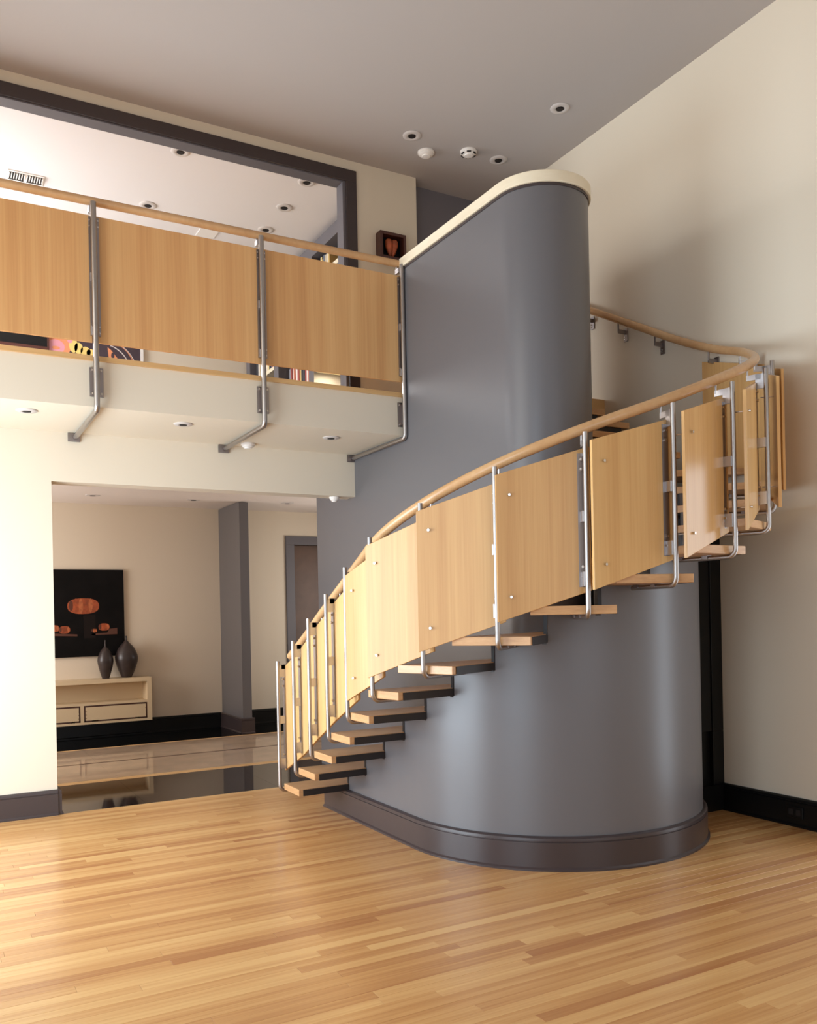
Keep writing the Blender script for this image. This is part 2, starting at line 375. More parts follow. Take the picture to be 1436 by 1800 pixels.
# back edge of every tread: outer point and point on the low wall
BACK_Y = {1: 6.155, 2: 5.84, 3: 5.53, 4: 5.225}
OUT_A = {5: 4.4, 6: 15.8, 7: 30.8, 8: 48.2, 9: 66.1, 10: 84.2, 11: 101.6, 12: 119.4, 13: 137.2, 14: 155.0, 15: 172.8}
WALL_A = {5: 6.0, 6: 19.6, 7: 35.4, 8: 52.7, 9: 70.4, 10: 89.0, 11: 107.0, 12: 125.0, 13: 143.0, 14: 161.0, 15: 178.0}
RO = 1.555
def back_edge(k):
    if k in BACK_Y: return (2.445, BACK_Y[k]), (XS - 0.001, BACK_Y[k] + 0.02)
    o = pol(RO, OUT_A[k]); w = polw(RW, WALL_A[k])
    d = (w[0] - o[0], w[1] - o[1]); L = math.hypot(*d); d = (d[0] / L, d[1] / L)
    s = 0.3
    while True:
        p = (o[0] + d[0] * s, o[1] + d[1] * s); s += 0.005
        if math.hypot(p[0] - C0[0], p[1] - C0[1]) < RS + 0.003 or s > 1.6 or (p[1] > C0[1] and abs(p[0] - C0[0]) < RS + 0.003): return o, p
def clip_x(poly, xm):
    out = []
    for i in range(len(poly)):
        a, b = poly[i], poly[(i + 1) % len(poly)]
        if a[0] <= xm: out.append(a)
        if (a[0] - xm) * (b[0] - xm) < 0:
            t_ = (xm - a[0]) / (b[0] - a[0]); out.append((xm, a[1] + t_ * (b[1] - a[1])))
    return out
stair = thing('curved_staircase', 'curved open riser staircase with floating maple treads winding round the grey wall', 'staircase', (3.2, 4.9, 0))
edges = {k: back_edge(k) for k in range(1, 16)}
edges[0] = ((2.445, 6.465), (XS - 0.001, 6.485))
for k in range(1, 16):
    (fo, fi), (bo, bi) = edges[k - 1], edges[k]
    # a little nosing overlap over the tread below
    def back(p, q, s):
        return p
    ov = 0.0
    poly = [fo, bo, bi, fi]
    if k >= 13: poly = clip_x(poly, XR - 0.04)
    td = obj('tread', MB().prism(poly, tbot(k), ttop(k)), 'tread', stair, bevel=0.003)
    # black steel angle along the back edge and upright plate carrying the next tread
    d = Vector((bi[0] - bo[0], bi[1] - bo[1])); L = d.length; d.normalize()
    n = Vector((-d.y, d.x))
    m_ = Vector(((bo[0] + bi[0]) / 2, (bo[1] + bi[1]) / 2)); f_ = Vector(((fo[0] + fi[0]) / 2, (fo[1] + fi[1]) / 2))
    if n.dot(m_ - f_) < 0: n = -n
    a0 = Vector(bo) + d * 0.035
    c = a0 + d * (L - 0.04) / 2 + n * 0.004
    if k < 14: obj('steel_angle', MB().obox(c, d, n, (L - 0.04) / 2, 0.004, tbot(k) - 0.002, ttop(k) - 0.004), 'blacksteel', td)
    # upright at the low wall
    if k in BACK_Y: w = Vector((XW, BACK_Y[k] + 0.012))
    else: w = Vector(polw(RW, WALL_A[k]))
    if k < 14:
        c = w + d * 0.05 - n * 0.004
        mb = MB().obox(c, d, n, 0.055, 0.012, tbot(k), tbot(k + 1))
        c2 = w + d * 0.05 - n * 0.13
        mb.obox(c2, d, n, 0.055, 0.13, tbot(k) - 0.012, tbot(k))
        obj('riser_plate', mb, 'blacksteel', td)
# straight flight behind the grey wall
NOSE = {16: 4.83, 17: 5.10, 18: 5.38, 19: 5.67, 20: 5.96}
for k in range(16, 20):
    td = obj('tread', MB().box(4.36, 5.16, NOSE[k], NOSE[k + 1] + 0.03, tbot(k), ttop(k)), 'tread', stair, bevel=0.003)
    obj('riser_plate', MB().box(4.36, 5.08, NOSE[k + 1] + 0.012, NOSE[k + 1] + 0.024, ttop(k), tbot(k + 1)), 'blacksteel', td)
    obj('riser_plate', MB().box(4.36, 5.08, NOSE[k] + 0.03, NOSE[k] + 0.25, tbot(k) - 0.02, tbot(k)), 'blacksteel', td)

# low wall under the treads: stepped top
def w_segments():
    segs = []   # (tread, list of plan points from front to back of the tread)
    ys = [6.55, 6.167, 5.852, 5.542, 5.237]
    for k in range(1, 5): segs.append((k, [(XW, ys[k - 1], -1, 0), (XW, ys[k], -1, 0)]))
    a0 = 0.0
    pts = [(XW, ys[4], -1, 0), (XW, CW[1], -1, 0)]
    for a in (3.0, 6.0): pts.append((*polw(RW, a), -math.cos(R(a)), -math.sin(R(a))))
    segs.append((5, pts)); prev = 6.0
    for k in range(6, 15):
        e = min(WALL_A[k], 162.0); n = 6
        segs.append((k, [(*polw(RW, prev + (e - prev) * i / n), -math.cos(R(prev + (e - prev) * i / n)), -math.sin(R(prev + (e - prev) * i / n))) for i in range(n + 1)]))
        prev = e
    return segs
base_path = []; seg_of = []          # one shared column per plan point, so the curve shades smoothly
for k, pts in w_segments():
    base_path += pts if not base_path else pts[1:]
    seg_of += [k] * (len(pts) - 1)
levels = [-0.02] + [tbot(k) - 0.001 for k in range(1, 15)]
mb = MB(); vid = {}
def wv(i, side, l):
    if (i, side, l) not in vid:
        x, y, nx, ny = base_path[i]; o = 0.1 * side
        vid[(i, side, l)] = len(mb.v); mb.v.append((x - nx * o, y - ny * o, levels[l]))
    return vid[(i, side, l)]
for i, k in enumerate(seg_of):
    for l in range(k):
        mb.f.append((wv(i, 0, l), wv(i, 0, l + 1), wv(i + 1, 0, l + 1), wv(i + 1, 0, l)))
        mb.f.append((wv(i, 1, l), wv(i + 1, 1, l), wv(i + 1, 1, l + 1), wv(i, 1, l + 1)))
    mb.f.append((wv(i, 0, k), wv(i, 1, k), wv(i + 1, 1, k), wv(i + 1, 0, k)))
    lo_ = seg_of[i - 1] if i else 0
    for l in range(lo_, k): mb.f.append((wv(i, 0, l), wv(i, 1, l), wv(i, 1, l + 1), wv(i, 0, l + 1)))
struct('wall_stair', mb, 'grey', 'low slate grey curved wall under the stair treads', 'wall', smooth=True)
bp = [(0.0, 0.0), (0.042, 0.0), (0.042, 0.012), (0.030, 0.022), (0.030, 0.172), (0.024, 0.174), (0.024, 0.180), (0.030, 0.182), (0.028, 0.198), (0.014, 0.207), (0.0, 0.207)]
base_path = [(XW, 6.585, -1, 0)] + base_path
struct('baseboard_stair', MB().sweep(base_path, bp), 'trim', 'dark moulded baseboard curving round the grey stair wall', 'baseboard', smooth=True)
struct('wall_stair_end', MB().box(XW, XS, 6.55, 6.60, -0.02, tbot(1)), 'grey', 'low grey end of the wall under the first tread', 'wall')

# ------------------------------------------------------------------ black closet door under the stair, right baseboard, outlet
d1 = struct('door_1', MB().box(4.95, XR, 4.74, 4.78, 0.0, 2.42), 'black', 'narrow black door in the corner under the stair', 'door')
obj('casing', MB().box(5.315, XR - 0.001, 4.70, 4.74, 0.62, 2.42).box(4.95, 5.315, 4.71, 4.74, 0.62, 2.42).box(5.315, XR - 0.001, 4.70, 4.74, 0.2, 0.62), 'black', d1, bevel=0.004)
obj('plinth', MB().box(4.95, XR - 0.001, 4.69, 4.74, 0.0, 0.2), 'black', d1)
def straight_base(x0, y0, x1, y1, nx, ny):
    return MB().sweep([(x0, y0, nx, ny), (x1, y1, nx, ny)], bp)
br = struct('baseboard_right', straight_base(XR, 4.72, XR, 3.3, -1, 0), 'black', 'baseboard along the right wall, black for the shade there', 'baseboard')  # aubergine trim like the others; its shade is put into the black
ot = thing('wall_outlet', 'small black power outlet set in the dark right baseboard', 'outlet', (XR - 0.03, 4.05, 0.11))
obj('cover_plate', MB().box(XR - 0.040, XR - 0.031, 3.985, 4.115, 0.065, 0.145), 'black', ot, bevel=0.003)
for y in (4.02, 4.08): obj('socket', MB().box(XR - 0.042, XR - 0.039, y - 0.018, y + 0.018, 0.085, 0.125), 'hole', ot)
mb = straight_base(XL, YW, 0.895, YW, 0, -1); mb.sweep([(0.895, YW - 0.02, 1, 0), (0.895, YW + 0.2, 1, 0)], bp)
struct('baseboard_left', mb, 'trim', 'dark baseboard at the foot of the white pier', 'baseboard')

# ------------------------------------------------------------------ stair railing
POST_A = {6: 7.2, 7: 23.8, 8: 41.4, 9: 60.0, 10: 79.2, 11: 96.6, 12: 114.2, 13: 132.4, 14: 150.0}
POST_Y = {1: 6.52, 2: 6.178, 3: 5.868, 4: 5.54, 5: 5.215}
RP = 1.57
def post_frame(k):
    """plan position, outward normal, direction of travel"""
    if k in POST_Y: return Vector((2.43, POST_Y[k])), Vector((-1, 0)), Vector((0, -1))
    a = R(POST_A[k]); return Vector(pol(RP, POST_A[k])), Vector((-math.cos(a), -math.sin(a))), Vector((math.sin(a), -math.cos(a)))
rail = thing('stair_railing', 'stair railing of maple panels, steel posts and a continuous round maple handrail', 'railing', (2.5, 5.5, 0))
PR = 0.0145
def at(p, n, t_, a, b): return p + t_ * a + n * b
for k in range(1, 15):
    p, n, t_ = post_frame(k); zt = ptop(k); zb = tbot(k) - 0.018; br_ = 0.05
    path = [(p.x, p.y, zt), (p.x, p.y, zb + br_)]
    for i in range(1, 7):
        a = i / 6 * math.pi / 2; o = br_ * (1 - math.cos(a))
        path.append((p.x - n.x * o, p.y - n.y * o, zb + br_ - br_ * math.sin(a)))
    e = p - n * 0.44; path.append((e.x, e.y, zb))
    po = obj('post', MB().tube(path, PR, 14), 'steel', rail, smooth=True)
    c = p - n * 0.2
    many('tread_clamp', [MB().obox(q, n, t_, 0.02, 0.022, zb - 0.004, zb + 0.017) for q in (c, p - n * 0.38)], 'plate', po)
    # bracket arm carrying the rail
    mb = MB()
    c = p - n * 0.038; mb.obox(c, n, t_, 0.026, 0.004, zt - 0.125, zt - 0.03)
    c = p - n * 0.075; mb.obox(c, n, t_, 0.045, 0.004, zt - 0.065, zt - 0.03)
    q = p - n * 0.112; mb.tube([(q.x, q.y, zt - 0.05), (q.x, q.y, zt + 0.005)], 0.006, 8)
    obj('rail_bracket', mb, 'alu', po)
    # flat bar on the panel, with bolts, and the clips that tie it to the post
    s = at(p, n, t_, -0.018, -0.058)
    fb = obj('flat_bar', MB().obox(s, t_, n, 0.02, 0.004, zt - 0.865, zt - 0.11), 'plate', po)
    b0 = at(p, n, t_, -0.018, -0.056); b1 = at(p, n, t_, -0.018, -0.042)
    many('bolt', [MB().tube([(b0.x, b0.y, z), (b1.x, b1.y, z)], 0.0085, 8) for z in (zt - 0.145, zt - 0.20, zt - 0.75, zt - 0.805)], 'bolt', po)
    c = at(p, n, t_, -0.012, -0.03)
    many('clip', [MB().obox(c, n, t_, 0.026, 0.012, z - h, z + h) for z, h in ((zt - 0.47, 0.03), (zt - 0.82, 0.04))], 'alu', po)

def hex_panel(A, B, nA, th, za0, za1, zb0, zb1):
    d = (B - A).normalized(); n = Vector((d.y, -d.x))
    if n.dot(nA) < 0: n = -n
    Ai, Bi = A - n * th, B - n * th
    pts = [(A, za0, za1), (B, zb0, zb1), (Bi, zb0, zb1), (Ai, za0, za1)]
    if (B.x - A.x) * (Bi.y - B.y) - (B.y - A.y) * (Bi.x - B.x) < 0: pts = pts[::-1]
    return MB().hexa([(q.x, q.y, z0) for q, z0, z1 in pts], [(q.x, q.y, z1) for q, z0, z1 in pts]), d, n
for k in range(0, 15):
    if k == 0:
        p2, n2, t2 = post_frame(1)
        continue
    p, n1, t1 = post_frame(k)
    if k <= 4: A = at(p, n1, t1, -0.045 if k == 1 else 0.0, -0.062)
    elif k == 5: A = at(p, n1, t1, 0.05, 0.025)
    elif k == 6: A = at(p, n1, t1, 0.03, 0.055)
    else: A = at(p, n1, t1, 0.022, 0.075)
    if k < 14:
        p2, n2, t2 = post_frame(k + 1); B = at(p2, n2, t2, -0.003 if k < 4 else 0.035, -0.062); zt2 = ptop(k + 1)
    else:
        B = Vector((5.405, 4.80)); n2 = Vector((1, 0)); zt2 = ptop(15)
    z1 = ptop(k); th = 0.02
    f = (A - p).dot(t1) / 0.4 * RISE
    mb, d, n = hex_panel(A, B, n1, th, z1 - 0.885, z1 - 0.058, zt2 - 0.885, zt2 - 0.07)
    pn = obj('panel', mb, 'panel', rail, bevel=0.0025)
    if k >= 5:
        L = (B - A).length; sl = (zt2 - 0.07 - (z1 - 0.058)) / L; s = 0.075 if k < 14 else 0.06
        for zz in (z1 - 0.058 + sl * s - 0.135, z1 - 0.885 + sl * s + 0.12):
            q = A + d * s; q0 = q + n * 0.014; q1 = q - n * 0.1
            mb = MB().tube([(q0.x, q0.y, zz), (q.x, q.y, zz)], 0.008, 10); mb.tube([(q.x, q.y, zz), (q1.x, q1.y, zz)], 0.004, 8)
            obj('standoff_bolt', mb, 'bolt', pn, smooth=True)
# handrail
nodes = []
for k in range(1, 15):
    p, n, t_ = post_frame(k); q = p - n * 0.112; nodes.append(Vector((q.x, q.y, ptop(k) + 0.036)))
nodes[0].y += 0.0
nodes += [Vector((5.335, 4.64, 3.585)), Vector((5.34, 5.0, 3.755)), Vector((5.34, 5.5, 4.03)), Vector((5.34, 6.05, 4.33)), Vector((5.34, 6.45, 4.545))]
ext = [nodes[0] * 2 - nodes[1]] + nodes + [nodes[-1] * 2 - nodes[-2]]
path = []
for i in range(1, len(ext) - 2):
    p0, p1, p2, p3 = ext[i - 1:i + 3]
    for s in range(8):
        u = s / 8
        path.append(0.5 * ((2 * p1) + (p2 - p0) * u + (2 * p0 - 5 * p1 + 4 * p2 - p3) * u * u + (3 * p1 - p0 - 3 * p2 + p3) * u ** 3))
path.append(nodes[-1])
obj('handrail', MB().tube(path, 0.031, 18), 'rail', rail, smooth=True)
for y, z in ((4.40, 3.47), (4.69, 3.595), (5.25, 3.885), (5.68, 4.115), (6.11, 4.35)):
    mb = MB().box(XR - 0.012, XR - 0.001, y - 0.022, y + 0.022, z - 0.165, z - 0.05)
    mb.box(5.335, XR - 0.012, y - 0.004, y + 0.004, z - 0.105, z - 0.07).tube([(5.34, y, z - 0.09), (5.34, y, z - 0.02)], 0.007, 8)
    wb = obj('wall_bracket', mb, 'plate', rail)
    many('screw', [MB().tube([(XR - 0.012, y + 0.01, zz), (XR - 0.018, y + 0.01, zz)], 0.006, 8) for zz in (z - 0.145, z - 0.125)], 'bolt', wb)

# ------------------------------------------------------------------ balcony railing
bal = thing('balcony_railing', 'balcony railing with wide maple panels, three steel posts and a maple handrail', 'railing', (2.0, 6.5, 3.1))
YP = 6.49
BX = (1.087, 2.353, 3.625)
for x in BX:
    z0 = 3.098; rb = 0.04
    path = [(x, YP, 4.60), (x, YP, z0 + rb)]
    for i in range(1, 7):
        a = i / 6 * math.pi / 2; path.append((x, YP + rb * (1 - math.cos(a)), z0 + rb - rb * math.sin(a)))
    path.append((x, YW - 0.02, z0))
    po = obj('post', MB().tube(path, 0.0205, 14), 'steel', bal, smooth=True)
    obj('flat_bar', MB().box(x - 0.03, x + 0.042, YP + 0.028, YP + 0.038, 3.64, 4.50), 'plate', po)
    many('bolt', [MB().tube([(x + dx, YP + 0.028, z), (x + dx, YP + 0.02, z)], 0.006, 8) for z in (4.43, 4.475, 3.66, 3.705) for dx in (-0.026, 0.034)], 'bolt', po)
    many('clip', [MB().box(x - 0.026, x + 0.01, YP + 0.01, YP + 0.03, z - 0.03, z + 0.03) for z in (4.06, 3.67)], 'alu', po)
    obj('rail_bracket', MB().box(x - 0.028, x - 0.004, YP + 0.015, YP + 0.075, 4.535, 4.575).tube([(x - 0.015, YP + 0.07, 4.55), (x - 0.015, YP + 0.07, 4.60)], 0.007, 8), 'alu', po)
    fp = obj('fascia_plate', MB().box(x - 0.04, x + 0.055, YB - 0.012, YB - 0.001, 3.205, 3.415), 'plate', po)
    many('bolt', [MB().tube([(x + dx, YB - 0.012, z), (x + dx, YB - 0.022, z)], 0.008, 8) for dx in (-0.026, 0.04) for z in (3.225, 3.395)], 'bolt', po)
    obj('web', MB().box(x - 0.006, x + 0.006, YP + 0.015, YB - 0.01, 3.22, 3.40), 'plate', po)
    obj('wall_plate', MB().box(x - 0.06, x + 0.035, YW - 0.014, YW - 0.001, 3.06, 3.13), 'plate', po)
px = [XL + 0.1, BX[0] - 0.01, BX[1] - 0.005, BX[2] + 0.005]
for i in range(3):
    obj('panel', MB().box(px[i] + 0.006, px[i + 1] - 0.006 if i < 2 else px[3], YP + 0.039, YP + 0.059, 3.595, 4.515), 'panelbal', bal, bevel=0.002)
obj('handrail', MB().tube([(XL, YP + 0.07, 4.632), (0, YP + 0.07, 4.632), (XS + 0.0, YP + 0.07, 4.632)], 0.031, 18), 'rail', bal, smooth=True)

# ------------------------------------------------------------------ hall
fl = MB().box(XL, 6.0, YW, YH + 0.2, -0.06, -0.012)
hf = struct('floor_hall', fl, 'subfloor', 'polished stone floor of the hall in dark and beige bands', 'floor')
def slab(name, x0, x1, y0, y1, mat):
    return obj(name, MB().box(x0, x1, y0, y1, -0.012, 0.0), mat, hf)
xs = [XL, -0.8, 0.4, 1.6, 2.8, 4.0, 5.2, 6.0]
for i in range(7):
    slab('dark_tile', xs[i] + 0.0005, xs[i + 1] - 0.0005, YW, 8.80, 'darkstone')
    slab('beige_tile', xs[i] + 0.0005, xs[i + 1] - 0.0005, 8.935, 9.950, 'beigestone')
    slab('beige_tile', xs[i] + 0.0005, xs[i + 1] - 0.0005, 9.995, 11.04, 'beigestone')
    slab('black_tile', xs[i] + 0.0005, xs[i + 1] - 0.0005, 11.105, YH, 'blackstone')
slab('wood_strip', XL, 6.0, 8.80, 8.935, 'edge'); slab('wood_strip', XL, 6.0, 11.04, 11.105, 'edge'); slab('joint_strip', XL, 6.0, 9.950, 9.995, 'inlay')
mb = MB().box(XL, 4.82, YH, YH + 0.2, -0.06, ZS).box(5.75, 6.0, YH, YH + 0.2, -0.06, ZS).box(4.82, 5.75, YH, YH + 0.2, 2.64, ZS)
struct('wall_hall', mb, 'cream', 'cream far wall of the hall', 'wall')
struct('wall_hall_right', MB().box(6.0, 6.15, 7.65, 9.5, -0.06, ZS).box(6.0, 6.15, 11.1, YH + 0.2, -0.06, ZS).box(6.0, 6.15, 9.5, 11.1, -0.06, 0.9).box(6.0, 6.15, 9.5, 11.1, 2.5, ZS), 'cream', 'cream side wall of the hall beyond the grey wall', 'wall')  # opening added to let in the hall side fill
struct('wall_hall_near', MB().box(4.3, 6.0, 7.66, 7.80, -0.06, 3.3), 'cream', 'cream near wall of the hall behind the stair', 'wall')
struct('ceiling_hall', MB().box(XL, 6.15, YUB, YH + 0.2, ZS, ZS + 0.1).box(XS + 0.03, 6.15, 7.65, YUB, ZS, 3.2).box(XL, XS + 0.03, YW + 0.2, YUB, ZS - 0.012, ZS - 0.001), 'soffit', 'plain ceiling of the hall', 'ceiling')
ww = struct('wall_hall_wing', MB().box(3.674, 3.80, 11.21, YH, 0.0, ZS - 0.013), 'grey', 'slate grey wing wall standing out into the hall', 'wall')
mb = straight_base(3.674, YH, 3.674, 11.21, -1, 0); mb.sweep([(3.645, 11.21, 0, -1), (3.829, 11.21, 0, -1)], bp); mb.sweep([(3.80, 11.21, 1, 0), (3.80, YH, 1, 0)], bp)
struct('baseboard_wing', mb, 'trim', 'dark baseboard round the grey wing wall in the hall', 'baseboard')
mb = straight_base(XL, YH, 3.645, YH, 0, -1); mb.sweep([(3.83, YH, 0, -1), (4.68, YH, 0, -1)], bp)
struct('baseboard_hall', mb, 'black', 'dark baseboard along the far hall wall, blackened for low light', 'baseboard')  # low light of the hall is put into the black colour
d2 = struct('door_2', MB().box(4.82, 5.75, YH + 0.10, YH + 0.15, 0.0, 2.64), 'browndoor', 'brown door at the far end of the hall beside the grey wall', 'door')
obj('casing', MB().box(4.685, 4.82, YH - 0.03, YH + 0.12, 0.0, 2.64).box(4.685, 5.9, YH - 0.03, YH + 0.12, 2.64, 2.77).box(5.75, 5.9, YH - 0.03, YH + 0.12, 0.0, 2.64), 'greytrim', d2, bevel=0.004)

# console hung on the hall wall
CYF = 11.85; Y1 = YH - 0.001
con = thing('wall_console', 'long cream wall hung console with dark lined drawers in the hall', 'console', (1.5, CYF, 0.2))
CX0, CX1, CZ0, CZ1 = 0.55, 2.615, 0.21, 0.79
mb = MB().box(CX0, CX1, CYF, Y1, CZ1 - 0.055, CZ1).box(CX1 - 0.06, CX1, CYF, Y1, CZ0, CZ1 - 0.055).box(CX0, CX0 + 0.06, CYF, Y1, CZ0, CZ1 - 0.055)
mb.box(CX0 + 0.06, CX1 - 0.06, CYF, Y1, CZ0, CZ0 + 0.03).box(CX0 + 0.06, CX1 - 0.06, CYF, Y1, 0.455, 0.485).box(CX0 + 0.06, CX1 - 0.06, Y1 - 0.01, Y1, 0.485, CZ1 - 0.055)
mb.box(1.13, 1.15, CYF, Y1, CZ0 + 0.03, 0.455).box(1.70, 1.745, CYF, Y1, CZ0 + 0.03, 0.455).box(CX1 - 0.065, CX1 - 0.06, CYF, Y1, CZ0 + 0.03, 0.455)
obj('body', mb, 'console', con)
def drawer(x0, x1):
    z0, z1 = CZ0 + 0.032, 0.453
    dr = obj('drawer', MB().box(x0 + 0.019, x1 - 0.019, CYF - 0.004, CYF + 0.2, z0 + 0.019, z1 - 0.019), 'console', con)
    b = MB()
    b.box(x0, x1, CYF - 0.001, CYF + 0.02, z1 - 0.019, z1).box(x0, x0 + 0.019, CYF - 0.001, CYF + 0.02, z0, z1 - 0.019).box(x1 - 0.019, x1, CYF - 0.001, CYF + 0.02, z0, z1 - 0.019)
    w = x1 - x0
    for a, c in ((0.0, 0.12), (0.22, 0.80), (0.88, 1.0)): b.box(x0 + w * a, x0 + w * c, CYF - 0.001, CYF + 0.02, z0, z0 + 0.019)
    for i in range(3):
        for xx in (x0 + 0.019, x1 - 0.026): b.box(xx, xx + 0.012, CYF - 0.006, CYF, z0 + 0.045 + i * 0.045, z0 + 0.052 + i * 0.045)
    obj('inlay', b, 'inlay', dr)
drawer(0.62, 1.13); drawer(1.15, 1.70); drawer(1.745, 2.55)

def vase(prof, c, label):
    o = tag(obj('vase', MB().lathe(prof, c, 32), 'vase', smooth=True, origin=c), label, 'vase', 'dark bottle vases on the console')
    return o
def smooth_prof(pts, n=6):
    out = []
    E_ = [pts[0]] + pts + [pts[-1]]
    for i in range(1, len(E_) - 2):
        for s in range(n):
            u = s / n; q = []
            for d in (0, 1):
                p0, p1, p2, p3 = E_[i - 1][d], E_[i][d], E_[i + 1][d], E_[i + 2][d]
                q.append(0.5 * (2 * p1 + (p2 - p0) * u + (2 * p0 - 5 * p1 + 4 * p2 - p3) * u * u + (3 * p1 - p0 - 3 * p2 + p3) * u ** 3))
            out.append((max(q[0], 0.004), q[1]))
    out.append(pts[-1]); return out
vase(smooth_prof([(0.045, 0.0), (0.072, 0.09), (0.098, 0.20), (0.098, 0.27), (0.066, 0.36), (0.018, 0.42), (0.009, 0.46), (0.009, 0.51)]), (2.045, 11.97, CZ1), 'slimmer dark bottle vase on the console, nearer the pier')
vase(smooth_prof([(0.062, 0.0), (0.095, 0.07), (0.14, 0.20), (0.145, 0.29), (0.10, 0.40), (0.03, 0.48), (0.011, 0.51), (0.011, 0.56)]), (2.32, 11.99, CZ1), 'wider dark bottle vase on the right end of the console')

# still life painting above the console
pt = thing('pumpkin_painting', 'dark still life painting of orange pumpkins hung above the console', 'painting', (1.8, YH, 1.08))
PX0, PX1, PZ0, PZ1 = 1.2, 2.325, 1.085, 2.245
obj('canvas', MB().box(PX0, PX1, YH - 0.04, YH - 0.001, PZ0, PZ1), 'canvas', pt)
yc = YH - 0.041
def flat_poly(pts, dy=0.0012): # thin painted patch
    n = len(pts); vs_ = [(x, yc - dy, z) for x, z in pts] + [(x, yc + 0.0005, z) for x, z in pts]
    return MB().add(vs_, [tuple(range(n)), tuple(range(2 * n - 1, n - 1, -1))] + [((i + 1) % n, i, n + i, n + (i + 1) % n) for i in range(n)])
def ell(cx, cz, rx, rz, n=28, p=2.0):
    out = []
    for i in range(n):
        a = -2 * math.pi * i / n; ca, sa = math.cos(a), math.sin(a)
        out.append((cx + rx * math.copysign(abs(ca) ** (2 / p), ca), cz + rz * math.copysign(abs(sa) ** (2 / p), sa)))
    return out[::-1] if False else out
obj('painted_pedestal', flat_poly([(1.80, 1.33), (1.95, 1.33), (1.95, 1.64), (1.80, 1.64)][::-1]), 'canvas2', pt)
for cx, cz, rx, rz, nr in ((1.80, 1.76, 0.20, 0.105, 6), (2.06, 1.475, 0.07, 0.05, 4), (1.56, 1.45, 0.07, 0.05, 4), (1.93, 1.43, 0.04, 0.026, 3), (1.44, 1.47, 0.055, 0.045, 3), (1.38, 1.43, 0.045, 0.035, 3)):
    body = obj('painted_pumpkin', flat_poly(ell(cx, cz, rx, rz, p=2.5)), 'pumpkin', pt)
    for i in range(nr):
        u = (i + 0.5) / nr * 2 - 1
        obj('painted_rib', flat_poly(ell(cx + u * rx * 0.92, cz + rz * (0.0 if abs(u) < 0.3 else 0.08), rx / nr * 0.80, rz * 1.02 * math.sqrt(max(0.1, 1 - u * u * 0.8)), 14), 0.0018 + 0.0003 * (i % 3)), ('pumpkindark', 'pumpkin', 'pumpkinlight', 'pumpkin', 'pumpkinlight', 'pumpkin')[min(5, int(i * 6 / nr))], body)
obj('painted_board', flat_poly([(1.36, 1.375), (1.72, 1.36), (1.72, 1.385), (1.36, 1.41)][::-1]), 'board', pt)
obj('painted_board', flat_poly([(1.90, 1.37), (2.23, 1.375), (2.23, 1.46), (2.13, 1.45), (2.10, 1.40), (1.90, 1.39)][::-1]), 'board', pt)

# ------------------------------------------------------------------ upper room
ZU = 5.765
struct('ceiling_upper', MB().box(XL, 4.3, YU + 0.12, YUB + 0.2, ZU, ZU + 0.1), 'upperwhite', 'bright ceiling of the room behind the balcony', 'ceiling')
struct('wall_upper_far', MB().box(XL, 4.3, YUB, YUB + 0.2, ZF, ZU), 'cream', 'far wall of the room behind the balcony', 'wall')
struct('wall_upper_right', MB().box(4.15, 4.3, YU + 0.12, YUB, ZF, ZU), 'cream', 'side wall of the upper room behind the bookcase', 'wall')
bk = thing('bookcase', 'built-in grey bookcase with black shelves behind the balcony', 'bookcase', (3.95, 9.4, ZF))
BXF = 3.8
obj('top_rail', MB().box(BXF - 0.012, 4.14, 7.72, YUB - 0.01, 5.565, 5.70), 'greytrim', bk)
many('upright', [MB().box(BXF - 0.012, 4.14, y0, y1, ZF, 5.565) for y0, y1 in ((7.72, 7.86), (8.835, 8.98), (9.93, 10.09), (10.98, 11.12))], 'greytrim', bk)
many('back_panel', [MB().box(4.135, 4.145, 8.98, 11.0, ZF, 5.565), MB().box(4.135, 4.145, 7.86, 8.835, 4.4, 5.565)], 'black', bk)
obj('niche_panel', MB().box(4.135, 4.145, 7.86, 8.835, ZF, 4.4), 'cap', bk)
SH = {0: (5.33, 4.80, 4.33), 1: (5.2, 4.72, 4.24, 3.8), 2: (5.2, 4.70, 4.20, 3.8)}
BAYS = {0: (7.86, 8.835), 1: (8.98, 9.93), 2: (10.09, 10.98)}
for b_, zs_ in SH.items():
    for z in zs_:
        obj('shelf', MB().box(BXF + 0.02, 4.135, BAYS[b_][0], BAYS[b_][1], z - 0.045, z), 'cap' if b_ == 0 or z > 4.5 else 'greytrim', bk)
bcols = [(0.5, 0.42, 0.30), (0.45, 0.12, 0.06), (0.10, 0.12, 0.16), (0.62, 0.55, 0.45), (0.55, 0.36, 0.12), (0.2, 0.2, 0.22), (0.68, 0.62, 0.56), (0.32, 0.07, 0.06), (0.72, 0.58, 0.30), (0.05, 0.05, 0.055)]
BM = [plain('book_cloth_%d' % i, c, 0.6) for i, c in enumerate(bcols)]
BNAME = ['tan', 'rust red', 'navy', 'pale beige', 'ochre', 'charcoal', 'off white', 'dark red', 'mustard', 'black']
ORD = ['first', 'second', 'third', 'fourth', 'fifth', 'sixth', 'seventh', 'eighth', 'ninth', 'tenth', 'eleventh', 'twelfth', 'thirteenth', 'fourteenth', 'fifteenth', 'sixteenth', 'seventeenth', 'eighteenth', 'nineteenth', 'twentieth', 'twenty-first', 'twenty-second']
